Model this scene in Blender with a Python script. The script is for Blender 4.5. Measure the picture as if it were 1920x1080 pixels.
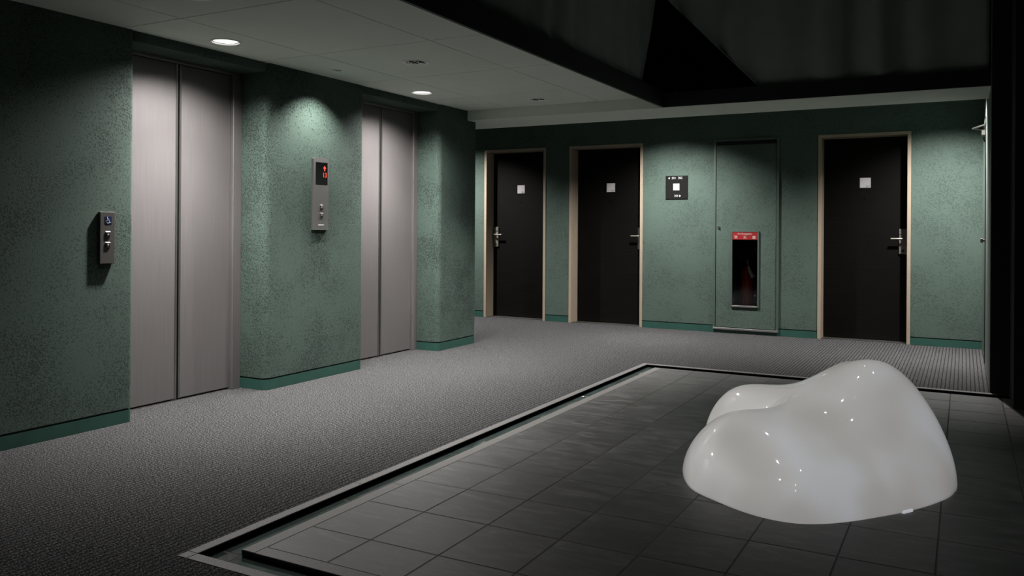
import bpy, bmesh, math, random
from mathutils import Vector, Matrix
random.seed(7)
for o in list(bpy.data.objects): bpy.data.objects.remove(o)
S = bpy.context.scene
COL = S.collection
PI = math.pi

# ------------------------------------------------------------------ camera, world, exposure
CAM_H = 1.135
cam_d = bpy.data.cameras.new('camera'); cam = bpy.data.objects.new('camera', cam_d); COL.objects.link(cam)
cam_d.sensor_width = 36.0; cam_d.lens = 1560.21 / 1920 * 36
cam_d.shift_y = -(540 - 428.05) / 1920
cam_d.clip_start = 0.05
YAW, ROLL = 0.497533, 0.0062664
cam.matrix_world = Matrix.Translation((0, 0, CAM_H)) @ Matrix.Rotation(YAW, 4, 'Z') @ Matrix.Rotation(PI / 2, 4, 'X') @ Matrix.Rotation(ROLL, 4, 'Z')
S.camera = cam
w = bpy.data.worlds.new('night'); S.world = w; w.use_nodes = True
w.node_tree.nodes['Background'].inputs[0].default_value = (0.5, 0.65, 0.6, 1)
w.node_tree.nodes['Background'].inputs[1].default_value = 0.002
S.view_settings.view_transform = 'Standard'; S.view_settings.look = 'None'
S.view_settings.exposure = 0.0; S.view_settings.gamma = 1.0
S.view_settings.use_curve_mapping = False

# lamp powers
P_LIFT2 = 270.0     # their narrower inner beam
P_LIFT = 300.0      # round lit downlights in front of the lifts
P_SMALL = 105.0     # small spot over the indicator panel
P_LOUVRE = 310.0     # louvred downlights
P_CORR = 770.0      # corridor downlights behind the beam
P_FILL = 7.5       # added unseen spots that brighten the curtains
P_VOID = 18.0      # spots high above the plinth

# ------------------------------------------------------------------ main dimensions
XW = -4.24; XD = -4.505          # lift wall face, lift door face
YB = 9.17                        # back wall face
XR = 0.165                       # right wall face
ZC = 2.272                       # lift lobby ceiling
Z_BEAM = 2.178; Y_BEAM0, Y_BEAM1 = 6.89, 7.54
Z_CORR = 2.47
X_VOID = -2.265                  # ceiling edge along the void

# ------------------------------------------------------------------ materials
def new_mat(name):
    m = bpy.data.materials.new(name); m.use_nodes = True
    nt = m.node_tree; b = nt.nodes['Principled BSDF']
    return m, nt, b
def N(nt, t, **kw):
    n = nt.nodes.new(t)
    for k, v in kw.items():
        if k in ('inp',):
            for a, c in v.items(): n.inputs[a].default_value = c
        else: setattr(n, k, v)
    return n
def ramp(nt, fac, stops, interp='LINEAR'):
    r = N(nt, 'ShaderNodeValToRGB'); r.color_ramp.interpolation = interp
    els = r.color_ramp.elements
    while len(els) < len(stops): els.new(0.5)
    for e, (p, c) in zip(els, stops):
        e.position = p; e.color = c if len(c) == 4 else (*c, 1)
    nt.links.new(fac, r.inputs[0]); return r
def g3(v): return (v, v, v, 1)
def plain(name, col, rough=0.5, metal=0.0, var=0.06, scale=8.0, coat=0.0, bump=0.0, bscale=80.0, emit=None, es=0.0, spec=0.5, k=0.43):
    col = tuple(c * k for c in col)
    m, nt, b = new_mat(name); L = nt.links
    pos = N(nt, 'ShaderNodeNewGeometry')
    nz = N(nt, 'ShaderNodeTexNoise', inp={'Scale': scale, 'Detail': 4.0})
    L.new(pos.outputs['Position'], nz.inputs['Vector'])
    r = ramp(nt, nz.outputs['Fac'], [(0.3, tuple(c * (1 - var) for c in col)), (0.7, tuple(min(1, c * (1 + var)) for c in col))])
    L.new(r.outputs[0], b.inputs['Base Color'])
    b.inputs['Roughness'].default_value = rough; b.inputs['Metallic'].default_value = metal
    b.inputs['Coat Weight'].default_value = coat; b.inputs['Specular IOR Level'].default_value = spec
    if bump:
        n2 = N(nt, 'ShaderNodeTexNoise', inp={'Scale': bscale, 'Detail': 3.0})
        L.new(pos.outputs['Position'], n2.inputs['Vector'])
        bp = N(nt, 'ShaderNodeBump', inp={'Strength': bump, 'Distance': 0.004})
        L.new(n2.outputs['Fac'], bp.inputs['Height']); L.new(bp.outputs[0], b.inputs['Normal'])
    if emit:
        b.inputs['Emission Color'].default_value = (*emit, 1); b.inputs['Emission Strength'].default_value = es
    return m

def stucco(name, col, pit_scale, pit_amt, strength, dist):
    """painted, roughly trowelled render with clusters of small pits"""
    m, nt, b = new_mat(name); L = nt.links
    pos = N(nt, 'ShaderNodeNewGeometry').outputs['Position']
    big = N(nt, 'ShaderNodeTexNoise', inp={'Scale': 3.2, 'Detail': 3.0}); L.new(pos, big.inputs['Vector'])
    mid = N(nt, 'ShaderNodeTexNoise', inp={'Scale': pit_scale, 'Detail': 3.0, 'Roughness': 0.65, 'Distortion': 0.25}); L.new(pos, mid.inputs['Vector'])
    fine = N(nt, 'ShaderNodeTexNoise', inp={'Scale': pit_scale * 4, 'Detail': 2.0}); L.new(pos, fine.inputs['Vector'])
    # cluster mask shifts the pit threshold
    add = N(nt, 'ShaderNodeMath', operation='MULTIPLY_ADD', inp={1: 0.40, 2: -0.20}); L.new(big.outputs['Fac'], add.inputs[0])
    sm = N(nt, 'ShaderNodeMath', operation='ADD'); L.new(mid.outputs['Fac'], sm.inputs[0]); L.new(add.outputs[0], sm.inputs[1])
    pit = ramp(nt, sm.outputs[0], [(0.38, g3(0)), (0.47, g3(1))])
    pit_tone = N(nt, 'ShaderNodeMixRGB'); pit_tone.inputs[1].default_value = (*[c * (1 - pit_amt) for c in col], 1); pit_tone.inputs[2].default_value = (*col, 1)  # pits coloured darker than the flat face
    L.new(pit.outputs[0], pit_tone.inputs[0]); L.new(pit_tone.outputs[0], b.inputs['Base Color'])
    h = N(nt, 'ShaderNodeMath', operation='MULTIPLY_ADD', inp={1: 0.35}); L.new(fine.outputs['Fac'], h.inputs[0]); L.new(pit.outputs[0], h.inputs[2])
    bp = N(nt, 'ShaderNodeBump', inp={'Strength': strength, 'Distance': dist}); L.new(h.outputs[0], bp.inputs['Height'])
    L.new(bp.outputs[0], b.inputs['Normal'])
    b.inputs['Roughness'].default_value = 0.7; b.inputs['Specular IOR Level'].default_value = 0.12
    return m

GREEN = (0.066, 0.097, 0.081)
M = {}
M['stucco'] = stucco('green render, coarse', GREEN, 110.0, 0.45, 0.8, 0.005)
M['stucco_back'] = stucco('green render, fine', GREEN, 85.0, 0.28, 0.5, 0.003)
M['base'] = plain('teal gloss paint', (0.038, 0.125, 0.098), 0.4, bump=0.12, bscale=25, var=0.1, k=0.55)
M['groove'] = plain('dark green joint', (0.02, 0.04, 0.032), 0.7)
M['green_metal'] = plain('green painted metal', (0.125, 0.175, 0.145), 0.4, var=0.04)
M['pale_green'] = plain('pale green painted wall', (0.24, 0.285, 0.255), 0.5, var=0.04)
M['ceil'] = plain('off-white ceiling board', (0.68, 0.74, 0.65), 0.85, var=0.02, scale=3, spec=0.2, k=1.0)
M['ceil_dark'] = plain('dark ceiling', (0.03, 0.035, 0.033), 0.9, k=1.0)
M['black'] = plain('black painted board', (0.012, 0.016, 0.015), 0.6)
M['black_wall'] = plain('black green wall', (0.010, 0.014, 0.013), 0.8, bump=0.1, bscale=60)
M['void_black'] = plain('matt black gap', (0.004, 0.004, 0.004), 0.9)
M['frame'] = plain('beige lacquered frame', (0.68, 0.56, 0.42), 0.42, var=0.03)
M['alu'] = plain('brushed aluminium', (0.55, 0.54, 0.50), 0.35, metal=0.9, var=0.05)
M['chrome'] = plain('chrome', (0.72, 0.72, 0.72), 0.15, metal=1.0, var=0.02)
M['lockmetal'] = plain('satin nickel', (0.62, 0.58, 0.52), 0.38, metal=0.75, var=0.05)
M['panel_metal'] = plain('grey anodised panel', (0.32, 0.32, 0.31), 0.45, metal=0.4, var=0.05)
M['panel_dimmed'] = plain('dark bronze grey panel', (0.16, 0.155, 0.14), 0.5, metal=0.3, var=0.05)  # panel grey darkened in colour to stand for the dim wall end
M['display'] = plain('smoked display', (0.006, 0.006, 0.007), 0.12)
M['led'] = plain('red led', (0.5, 0.02, 0.01), 0.5, emit=(1, 0.06, 0.03), es=1.1, k=1.0)
M['white'] = plain('white print', (0.75, 0.75, 0.73), 0.5, k=0.6)
M['plate'] = plain('white acrylic plate', (0.72, 0.70, 0.70), 0.35, k=0.62)
M['ink'] = plain('grey print', (0.12, 0.12, 0.12), 0.6)
M['blue'] = plain('blue enamel', (0.012, 0.03, 0.16), 0.35)
M['red'] = plain('red sign', (0.50, 0.02, 0.02), 0.45)
M['red_tank'] = plain('red gloss enamel', (0.42, 0.012, 0.015), 0.2, coat=0.4, k=1.0)
M['rubber'] = plain('black rubber', (0.012, 0.012, 0.012), 0.45)
M['signblack'] = plain('black sign board', (0.006, 0.007, 0.006), 0.85, spec=0.2)
M['granite'] = plain('light grey granite', (0.25, 0.245, 0.235), 0.6, var=0.28, scale=160, bump=0.05)
M['granite2'] = plain('grey granite edging', (0.30, 0.29, 0.275), 0.6, var=0.3, scale=160, bump=0.05)
M['blacktile'] = plain('polished black tile', (0.006, 0.007, 0.007), 0.08, var=0.1)
M['grout'] = plain('grout', (0.085, 0.085, 0.078), 0.8, var=0.2, scale=40)
M['lampring'] = plain('white lamp ring', (0.85, 0.86, 0.82), 0.4, k=1.0)
M['lampdiff'] = plain('lit opal diffuser', (0.9, 0.9, 0.9), 0.5, emit=(1.0, 0.95, 0.95), es=1.9, k=1.0)
M['leak'] = plain('light leak glow', (0.8, 0.8, 0.8), 0.4, emit=(0.9, 0.93, 1.0), es=0.4, k=1.0)  # glow standing in for light leaking out under the rim
M['bulb'] = plain('dim lamp bulb', (0.8, 0.8, 0.78), 0.3, emit=(1, 0.97, 0.92), es=1.5, k=1.0)
M['reflector'] = plain('lamp reflector', (0.7, 0.7, 0.66), 0.18, metal=1.0, k=1.0)
M['lampdark'] = plain('lamp can', (0.03, 0.03, 0.03), 0.5)
M['curtain'] = plain('charcoal curtain', (0.34, 0.38, 0.35), 0.9, bump=0.1, bscale=300, k=1.0)
M['channelfloor'] = plain('polished green black channel tile', (0.11, 0.15, 0.14), 0.07, var=0.3, scale=6)  # base lightened and greened to imitate the wall's reflection
M['whitehose'] = plain('translucent white plastic', (0.85, 0.85, 0.8), 0.4, k=1.0)

def carpet():
    m, nt, b = new_mat('ribbed charcoal loop carpet'); L = nt.links
    pos = N(nt, 'ShaderNodeNewGeometry').outputs['Position']
    sx = N(nt, 'ShaderNodeSeparateXYZ'); L.new(pos, sx.inputs[0])
    t = N(nt, 'ShaderNodeMath', operation='MULTIPLY', inp={1: 1 / 0.0275}); L.new(sx.outputs[0], t.inputs[0])
    wob = N(nt, 'ShaderNodeTexNoise', inp={'Scale': 120.0, 'Detail': 1.0}); L.new(pos, wob.inputs['Vector'])
    wm = N(nt, 'ShaderNodeMath', operation='MULTIPLY_ADD', inp={1: 0.35}); L.new(wob.outputs['Fac'], wm.inputs[0]); L.new(t.outputs[0], wm.inputs[2])
    fr = N(nt, 'ShaderNodeMath', operation='PINGPONG', inp={1: 0.5}); L.new(wm.outputs[0], fr.inputs[0])
    rib = ramp(nt, fr.outputs[0], [(0.05, g3(0)), (0.13, g3(1))])
    nz = N(nt, 'ShaderNodeTexNoise', inp={'Scale': 145.0, 'Detail': 2.0, 'Roughness': 0.75}); L.new(pos, nz.inputs['Vector'])
    loops = ramp(nt, nz.outputs['Fac'], [(0.38, (0.003, 0.0031, 0.0032)), (0.5, (0.026, 0.0262, 0.0268)), (0.61, (0.15, 0.151, 0.153))])
    mix = N(nt, 'ShaderNodeMixRGB'); mix.inputs[1].default_value = (0.008, 0.008, 0.008, 1)
    L.new(rib.outputs[0], mix.inputs[0]); L.new(loops.outputs[0], mix.inputs[2]); L.new(mix.outputs[0], b.inputs['Base Color'])
    h = N(nt, 'ShaderNodeMath', operation='MULTIPLY_ADD', inp={1: 0.5}); L.new(nz.outputs['Fac'], h.inputs[0]); L.new(rib.outputs[0], h.inputs[2])
    bp = N(nt, 'ShaderNodeBump', inp={'Strength': 0.7, 'Distance': 0.004}); L.new(h.outputs[0], bp.inputs['Height']); L.new(bp.outputs[0], b.inputs['Normal'])
    b.inputs['Roughness'].default_value = 0.95; b.inputs['Specular IOR Level'].default_value = 0.1
    return m
M['carpet'] = carpet()

def slate():
    m, nt, b = new_mat('dark slate tile'); L = nt.links
    pos = N(nt, 'ShaderNodeNewGeometry').outputs['Position']
    info = N(nt, 'ShaderNodeObjectInfo')
    off = N(nt, 'ShaderNodeVectorMath', operation='MULTIPLY_ADD'); off.inputs[1].default_value = (17, 31, 5)
    cmb = N(nt, 'ShaderNodeCombineXYZ')
    for i in range(3): L.new(info.outputs['Random'], cmb.inputs[i])
    L.new(cmb.outputs[0], off.inputs[0]); L.new(pos, off.inputs[2])
    st = N(nt, 'ShaderNodeMapping'); st.inputs['Scale'].default_value = (5, 16, 5); L.new(off.outputs[0], st.inputs['Vector'])
    n1 = N(nt, 'ShaderNodeTexNoise', inp={'Scale': 1.0, 'Detail': 6.0, 'Roughness': 0.65, 'Distortion': 0.8}); L.new(st.outputs[0], n1.inputs['Vector'])
    c = ramp(nt, n1.outputs['Fac'], [(0.3, (0.034, 0.035, 0.034)), (0.5, (0.054, 0.055, 0.053)), (0.62, (0.082, 0.083, 0.081)), (0.76, (0.13, 0.13, 0.126))])
    tone = N(nt, 'ShaderNodeMath', operation='MULTIPLY_ADD', inp={1: 0.3, 2: 0.85}); L.new(info.outputs['Random'], tone.inputs[0])
    mul = N(nt, 'ShaderNodeMixRGB', blend_type='MULTIPLY'); mul.inputs[0].default_value = 1.0
    L.new(c.outputs[0], mul.inputs[1]); L.new(tone.outputs[0], mul.inputs[2]); L.new(mul.outputs[0], b.inputs['Base Color'])
    rr = N(nt, 'ShaderNodeMapRange', inp={3: 0.42, 4: 0.6}); L.new(n1.outputs['Fac'], rr.inputs[0]); L.new(rr.outputs[0], b.inputs['Roughness'])
    bp = N(nt, 'ShaderNodeBump', inp={'Strength': 0.08, 'Distance': 0.002}); L.new(n1.outputs['Fac'], bp.inputs['Height']); L.new(bp.outputs[0], b.inputs['Normal'])
    return m
M['slate'] = slate()

def wood():
    m, nt, b = new_mat('wenge door veneer'); L = nt.links
    pos = N(nt, 'ShaderNodeNewGeometry').outputs['Position']
    st = N(nt, 'ShaderNodeMapping'); st.inputs['Scale'].default_value = (3, 3, 60); L.new(pos, st.inputs['Vector'])
    n1 = N(nt, 'ShaderNodeTexNoise', inp={'Scale': 1.0, 'Detail': 6.0, 'Roughness': 0.7}); L.new(st.outputs[0], n1.inputs['Vector'])
    c = ramp(nt, n1.outputs['Fac'], [(0.3, (0.0012, 0.0011, 0.0009)), (0.7, (0.004, 0.0036, 0.0028))])
    L.new(c.outputs[0], b.inputs['Base Color']); b.inputs['Roughness'].default_value = 0.55; b.inputs['Specular IOR Level'].default_value = 0.1
    return m
M['wood'] = wood()

def steel():
    m, nt, b = new_mat('hairline stainless steel'); L = nt.links
    pos = N(nt, 'ShaderNodeNewGeometry').outputs['Position']
    st = N(nt, 'ShaderNodeMapping'); st.inputs['Scale'].default_value = (10, 260, 3); L.new(pos, st.inputs['Vector'])
    n1 = N(nt, 'ShaderNodeTexNoise', inp={'Scale': 1.0, 'Detail': 4.0, 'Roughness': 0.6}); L.new(st.outputs[0], n1.inputs['Vector'])
    c = ramp(nt, n1.outputs['Fac'], [(0.3, (0.142, 0.134, 0.133)), (0.7, (0.172, 0.163, 0.161))])
    L.new(c.outputs[0], b.inputs['Base Color']); b.inputs['Metallic'].default_value = 0.45
    rr = N(nt, 'ShaderNodeMapRange', inp={3: 0.42, 4: 0.6}); L.new(n1.outputs['Fac'], rr.inputs[0]); L.new(rr.outputs[0], b.inputs['Roughness'])
    bp = N(nt, 'ShaderNodeBump', inp={'Strength': 0.08, 'Distance': 0.001}); L.new(n1.outputs['Fac'], bp.inputs['Height']); L.new(bp.outputs[0], b.inputs['Normal'])
    return m
M['steel'] = steel()

def glow_shell():
    """glossy white moulded shell; cloudy glow added to fill in its brightness"""
    m, nt, b = new_mat('white glossy lit shell'); L = nt.links
    pos = N(nt, 'ShaderNodeNewGeometry').outputs['Position']
    n1 = N(nt, 'ShaderNodeTexNoise', inp={'Scale': 2.8, 'Detail': 1.5, 'Roughness': 0.45}); L.new(pos, n1.inputs['Vector'])
    c = ramp(nt, n1.outputs['Fac'], [(0.35, (0.62, 0.60, 0.57)), (0.65, (0.70, 0.69, 0.69))])
    L.new(c.outputs[0], b.inputs['Base Color'])
    e = ramp(nt, n1.outputs['Fac'], [(0.32, (0.72, 0.70, 0.66)), (0.5, (0.84, 0.82, 0.80)), (0.68, (1.0, 1.01, 1.05))])
    L.new(e.outputs[0], b.inputs['Emission Color']); b.inputs['Emission Strength'].default_value = 0.31  # emission added to brighten a shell lit from outside
    b.inputs['Roughness'].default_value = 0.45; b.inputs['Coat Weight'].default_value = 0.9; b.inputs['Coat Roughness'].default_value = 0.04
    return m
M['shell'] = glow_shell()

def pane_mat():
    m, nt, b = new_mat('smoked clear acrylic'); L = nt.links
    tr = N(nt, 'ShaderNodeBsdfTransparent'); tr.inputs[0].default_value = (0.75, 0.77, 0.75, 1)
    gl = N(nt, 'ShaderNodeBsdfGlossy'); gl.inputs['Roughness'].default_value = 0.05
    fr = N(nt, 'ShaderNodeFresnel', inp={'IOR': 1.45})
    mx = N(nt, 'ShaderNodeMixShader'); L.new(fr.outputs[0], mx.inputs[0]); L.new(tr.outputs[0], mx.inputs[1]); L.new(gl.outputs[0], mx.inputs[2])
    L.new(mx.outputs[0], nt.nodes['Material Output'].inputs['Surface'])
    return m
M['pane'] = pane_mat()

# ------------------------------------------------------------------ mesh helpers
def obj(name, bm, mat, parent=None, smooth=False, kind=None, label=None, cat=None, group=None):
    me = bpy.data.meshes.new(name)
    bmesh.ops.recalc_face_normals(bm, faces=bm.faces)
    bm.to_mesh(me); bm.free()
    me.materials.append(M[mat] if isinstance(mat, str) else mat)
    if smooth:
        for p in me.polygons: p.use_smooth = True
        if smooth != 'all':
            try: me.set_sharp_from_angle(angle=math.radians(35))
            except Exception: pass
    o = bpy.data.objects.new(name, me); COL.objects.link(o)
    if parent: o.parent = parent
    tag(o, label, cat, group, kind)
    return o
def tag(o, label=None, cat=None, group=None, kind=None):
    if label: o['label'] = label
    if cat: o['category'] = cat
    if group: o['group'] = group
    if kind: o['kind'] = kind
    return o
def empty(name, loc=(0, 0, 0), label=None, cat=None, group=None, kind=None):
    o = bpy.data.objects.new(name, None); COL.objects.link(o); o.location = loc; o.empty_display_size = 0.1
    return tag(o, label, cat, group, kind)
def box(bm, x0, x1, y0, y1, z0, z1, bev=0.0, seg=1):
    r = bmesh.ops.create_cube(bm, size=1.0); vs = r['verts']
    for v in vs:
        v.co = Vector(((x0 + x1) / 2 + v.co.x * (x1 - x0), (y0 + y1) / 2 + v.co.y * (y1 - y0), (z0 + z1) / 2 + v.co.z * (z1 - z0)))
    if bev:
        es = list({e for v in vs for e in v.link_edges})
        bmesh.ops.bevel(bm, geom=es, offset=bev, segments=seg, affect='EDGES', profile=0.5)
    return bm
def B(*a, **k): return box(bmesh.new(), *a, **k)
def cyl(bm, c, axis, r, d, seg=24, r2=None):
    """cylinder starting at c, going d along axis"""
    ax = Vector(axis).normalized()
    rot = Vector((0, 0, 1)).rotation_difference(ax).to_matrix().to_4x4()
    mt = Matrix.Translation(Vector(c) + ax * d / 2) @ rot
    bmesh.ops.create_cone(bm, cap_ends=True, segments=seg, radius1=r, radius2=r if r2 is None else r2, depth=d, matrix=mt)
    return bm
def tube(bm, pts, r, seg=10):
    pts = [Vector(p) for p in pts]; rings = []
    up = Vector((0, 0, 1))
    for i, p in enumerate(pts):
        t = (pts[min(i + 1, len(pts) - 1)] - pts[max(i - 1, 0)]).normalized()
        a = t.cross(up if abs(t.z) < 0.95 else Vector((1, 0, 0))).normalized(); b2 = t.cross(a)
        rr = r[i] if isinstance(r, (list, tuple)) else r
        rings.append([bm.verts.new(p + a * rr * math.cos(2 * PI * k / seg) + b2 * rr * math.sin(2 * PI * k / seg)) for k in range(seg)])
    for q in range(len(rings) - 1):
        for k in range(seg): bm.faces.new((rings[q][k], rings[q][(k + 1) % seg], rings[q + 1][(k + 1) % seg], rings[q + 1][k]))
    bm.faces.new(rings[0]); bm.faces.new(list(reversed(rings[-1])))
    return bm
def lathe(bm, c, prof, seg=32):
    rings = []
    for r, z in prof:
        rings.append([bm.verts.new((c[0] + r * math.cos(2 * PI * k / seg), c[1] + r * math.sin(2 * PI * k / seg), c[2] + z)) for k in range(seg)] if r > 1e-6 else [bm.verts.new((c[0], c[1], c[2] + z))])
    for a, b2 in zip(rings[:-1], rings[1:]):
        for k in range(seg):
            k2 = (k + 1) % seg
            if len(a) == 1 and len(b2) == 1: continue
            if len(a) == 1: bm.faces.new((a[0], b2[k], b2[k2]))
            elif len(b2) == 1: bm.faces.new((a[k], a[k2], b2[0]))
            else: bm.faces.new((a[k], a[k2], b2[k2], b2[k]))
    return bm
def extrude_profile(pts, z0, z1):
    bm = bmesh.new()
    lo = [bm.verts.new((x, y, z0)) for x, y in pts]; hi = [bm.verts.new((x, y, z1)) for x, y in pts]
    n = len(pts)
    for i in range(n): bm.faces.new((lo[i], lo[(i + 1) % n], hi[(i + 1) % n], hi[i]))
    bm.faces.new(lo); bm.faces.new(list(reversed(hi)))
    return bm
def arc(cx, cy, r, a0, a1, n=8):
    return [(cx + r * math.cos(math.radians(a0 + (a1 - a0) * i / n)), cy + r * math.sin(math.radians(a0 + (a1 - a0) * i / n))) for i in range(n + 1)]
def slab_with_holes(x0, x1, y0, y1, z, thick, holes=(), bev=0.0, plane='XY', seg=40):
    """flat plate with round or rectangular holes; plane XY: lies at z going up; plane XZ: front at y=z going back"""
    bm = bmesh.new(); edges = []
    def loop(pts):
        vs = [bm.verts.new((p[0], p[1], 0)) for p in pts]
        for i in range(len(vs)): edges.append(bm.edges.new((vs[i], vs[(i + 1) % len(vs)])))
    loop([(x0, y0), (x1, y0), (x1, y1), (x0, y1)])
    for h in holes:
        if len(h) == 3: loop([(h[0] + h[2] * math.cos(2 * PI * k / seg), h[1] + h[2] * math.sin(2 * PI * k / seg)) for k in range(seg)])
        else: loop([(h[0], h[2]), (h[1], h[2]), (h[1], h[3]), (h[0], h[3])])
    bmesh.ops.triangle_fill(bm, use_beauty=True, use_dissolve=False, edges=edges)
    r = bmesh.ops.extrude_face_region(bm, geom=list(bm.faces))
    for v in [g for g in r['geom'] if isinstance(g, bmesh.types.BMVert)]: v.co.z += thick
    for v in bm.verts:
        a, b2, c = v.co
        v.co = Vector((a, b2, z + c)) if plane == 'XY' else Vector((a, z + c, b2))
    return bm
def tile_bm(x0, x1, y0, y1, ztop, t=0.02, ch=0.0015):
    bm = bmesh.new(); L = []
    for z, i in ((ztop - t, 0), (ztop - ch, 0), (ztop, ch)):
        L.append([bm.verts.new(p) for p in ((x0 + i, y0 + i, z), (x1 - i, y0 + i, z), (x1 - i, y1 - i, z), (x0 + i, y1 - i, z))])
    for a, b2 in zip(L[:-1], L[1:]):
        for k in range(4): bm.faces.new((a[k], a[(k + 1) % 4], b2[(k + 1) % 4], b2[k]))
    bm.faces.new(L[-1]); return bm
_tc = {}
def text(name, body, size, mat, parent, loc, face='back', align='CENTER', xscale=1.0):
    c = bpy.data.curves.new('txt', 'FONT'); c.body = body; c.size = size; c.align_x = align; c.align_y = 'CENTER'; c.extrude = 0.0004; c.resolution_u = 3
    t = bpy.data.objects.new('txt', c); COL.objects.link(t)
    dg = bpy.context.evaluated_depsgraph_get()
    me = bpy.data.meshes.new_from_object(t.evaluated_get(dg)); bpy.data.objects.remove(t); bpy.data.curves.remove(c)
    me.name = name; me.materials.clear(); me.materials.append(M[mat])
    R = Matrix.Rotation(PI / 2, 4, 'X')
    if face == 'left': R = Matrix.Rotation(PI / 2, 4, 'Z') @ R
    me.transform(Matrix.Translation(loc) @ R @ Matrix.Diagonal((xscale, 1, 1, 1)))
    o = bpy.data.objects.new(name, me); COL.objects.link(o); o.parent = parent
    return o
def poly(pts, depth, face='back'):
    """flat symbol from 2-D points given as (u, z, offset plane) ; face back: u=x ; face left: u=y"""
    bm = bmesh.new()
    f = bm.faces.new([bm.verts.new(p) for p in pts])
    r = bmesh.ops.extrude_face_region(bm, geom=[f])
    d = Vector((0, depth, 0)) if face == 'back' else Vector((depth, 0, 0))
    for v in [g for g in r['geom'] if isinstance(g, bmesh.types.BMVert)]: v.co += d
    return bm
def lamp(kind, name, parent, loc, power, color=(1, 1, 1), angle=140, blend=0.2, radius=0.05, aim=None):
    d = bpy.data.lights.new(name, kind); d.energy = power; d.color = color
    if kind == 'SPOT': d.spot_size = math.radians(angle); d.spot_blend = blend; d.shadow_soft_size = radius
    o = bpy.data.objects.new(name, d); COL.objects.link(o); o.location = loc
    if aim is not None: o.rotation_euler = (Vector(aim) - Vector(loc)).to_track_quat('-Z', 'Y').to_euler()
    if parent:
        o.parent = parent; o.location = Vector(loc) - parent.location
    return o

# ------------------------------------------------------------------ setting: floor
bm = bmesh.new()
PX0, PY0, PY1 = -2.375, 1.97, 6.722          # outer edge of the granite kerb
box(bm, -8.0, PX0, -2.5, 9.6, -0.08, 0)
box(bm, PX0, XR + 0.3, PY1, 9.6, -0.08, 0)
box(bm, PX0, 3.0, -2.5, PY0, -0.08, 0)
obj('floor', bm, 'carpet', kind='structure', label='dark grey ribbed carpet covering the lift lobby and corridor', cat='floor')

# granite kerb around the plinth
kerb = empty('trim_1', (PX0, PY0, 0), 'thin light granite kerb edging the carpet around the tiled plinth', 'kerb', kind='structure')
KW = 0.047
def child(o, parent):
    o.parent = parent; o.matrix_parent_inverse = Matrix.Translation(parent.location).inverted(); return o
yy = [PY0 + KW] + [PY0 + KW + 0.9 * k for k in range(1, 5)] + [PY1 - KW]
for a, b2 in zip(yy[:-1], yy[1:]): child(obj('kerb_stone', tile_bm(PX0, PX0 + KW, a + 0.001, b2 - 0.001, 0.002, 0.02), 'granite'), kerb)
xx = [PX0, PX0 + KW * 1.02] + [-1.45, -0.55, 0.35, 1.25, 2.15, 3.0]
for a, b2 in zip(xx[:-1], xx[1:]): child(obj('kerb_stone', tile_bm(a + 0.001, b2 - 0.001, PY0, PY0 + KW, 0.002, 0.02), 'granite'), kerb)
xx = [PX0, -1.45, -0.55, 0.21]
for a, b2 in zip(xx[:-1], xx[1:]): child(obj('kerb_stone', tile_bm(a + 0.001, b2 - 0.001, PY1 - KW, PY1, 0.002, 0.02), 'granite'), kerb)

# shallow polished channel
CX0, CY0, CY1 = PX0 + KW, PY0 + KW, PY1 - KW
QX0, QY0, QY1 = -2.225, 2.119, 6.566          # plinth edge
QX1 = 0.284
ZCH = -0.022
ch = empty('channel', (CX0, CY0, ZCH), 'narrow polished black channel running between the granite kerb and the tiled plinth', 'channel', kind='structure')
child(obj('side_wall', B(CX0 - 0.02, CX0, CY0 - 0.02, CY1 + 0.02, ZCH - 0.02, -0.002), 'blacktile'), ch)
child(obj('side_wall', B(CX0, 3.0, CY0 - 0.02, CY0, ZCH - 0.02, -0.002), 'blacktile'), ch)
child(obj('side_wall', B(CX0, QX1 + 0.1, CY1, CY1 + 0.02, ZCH - 0.02, -0.002), 'blacktile'), ch)
child(obj('grout_bed', B(CX0 - 0.02, 3.0, CY0 - 0.02, CY1 + 0.02, ZCH - 0.05, ZCH - 0.0008), 'grout'), ch)
ys = [CY0 + 0.006, 2.119, 2.767, 3.598, 4.444, 5.28, 6.12, CY1]
for a, b2 in zip(ys[:-1], ys[1:]): child(obj('channel_tile', tile_bm(CX0 + 0.005, QX0, a + 0.003, b2 - 0.003, ZCH, 0.01), 'channelfloor'), ch)
xs = [QX0 + 0.004, -1.4, -0.56, 0.28, 1.12, 1.96, 2.8]
for a, b2 in zip(xs[:-1], xs[1:]): child(obj('channel_tile', tile_bm(a + 0.003, b2 - 0.003, CY0 + 0.006, QY0 - 0.006, ZCH, 0.01), 'channelfloor'), ch)
xs = [QX0, -1.4, -0.56, 0.26]
for a, b2 in zip(xs[:-1], xs[1:]): child(obj('channel_tile', tile_bm(a + 0.003, b2 - 0.003, QY1 + 0.004, CY1, ZCH, 0.01), 'channelfloor'), ch)

# tiled plinth
pl = empty('platform', (QX0, QY0, 0), 'low plinth of dark slate tiles with granite edging beside the carpet', 'plinth', kind='structure')
bm = bmesh.new()
box(bm, QX0 + 0.004, 2.9, QY0 + 0.004, 6.21, ZCH - 0.03, -0.0009)
box(bm, QX0 + 0.004, QX1 - 0.004, 6.20, QY1 - 0.004, ZCH - 0.03, -0.0009)
child(obj('mortar_bed', bm, 'grout'), pl)
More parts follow.
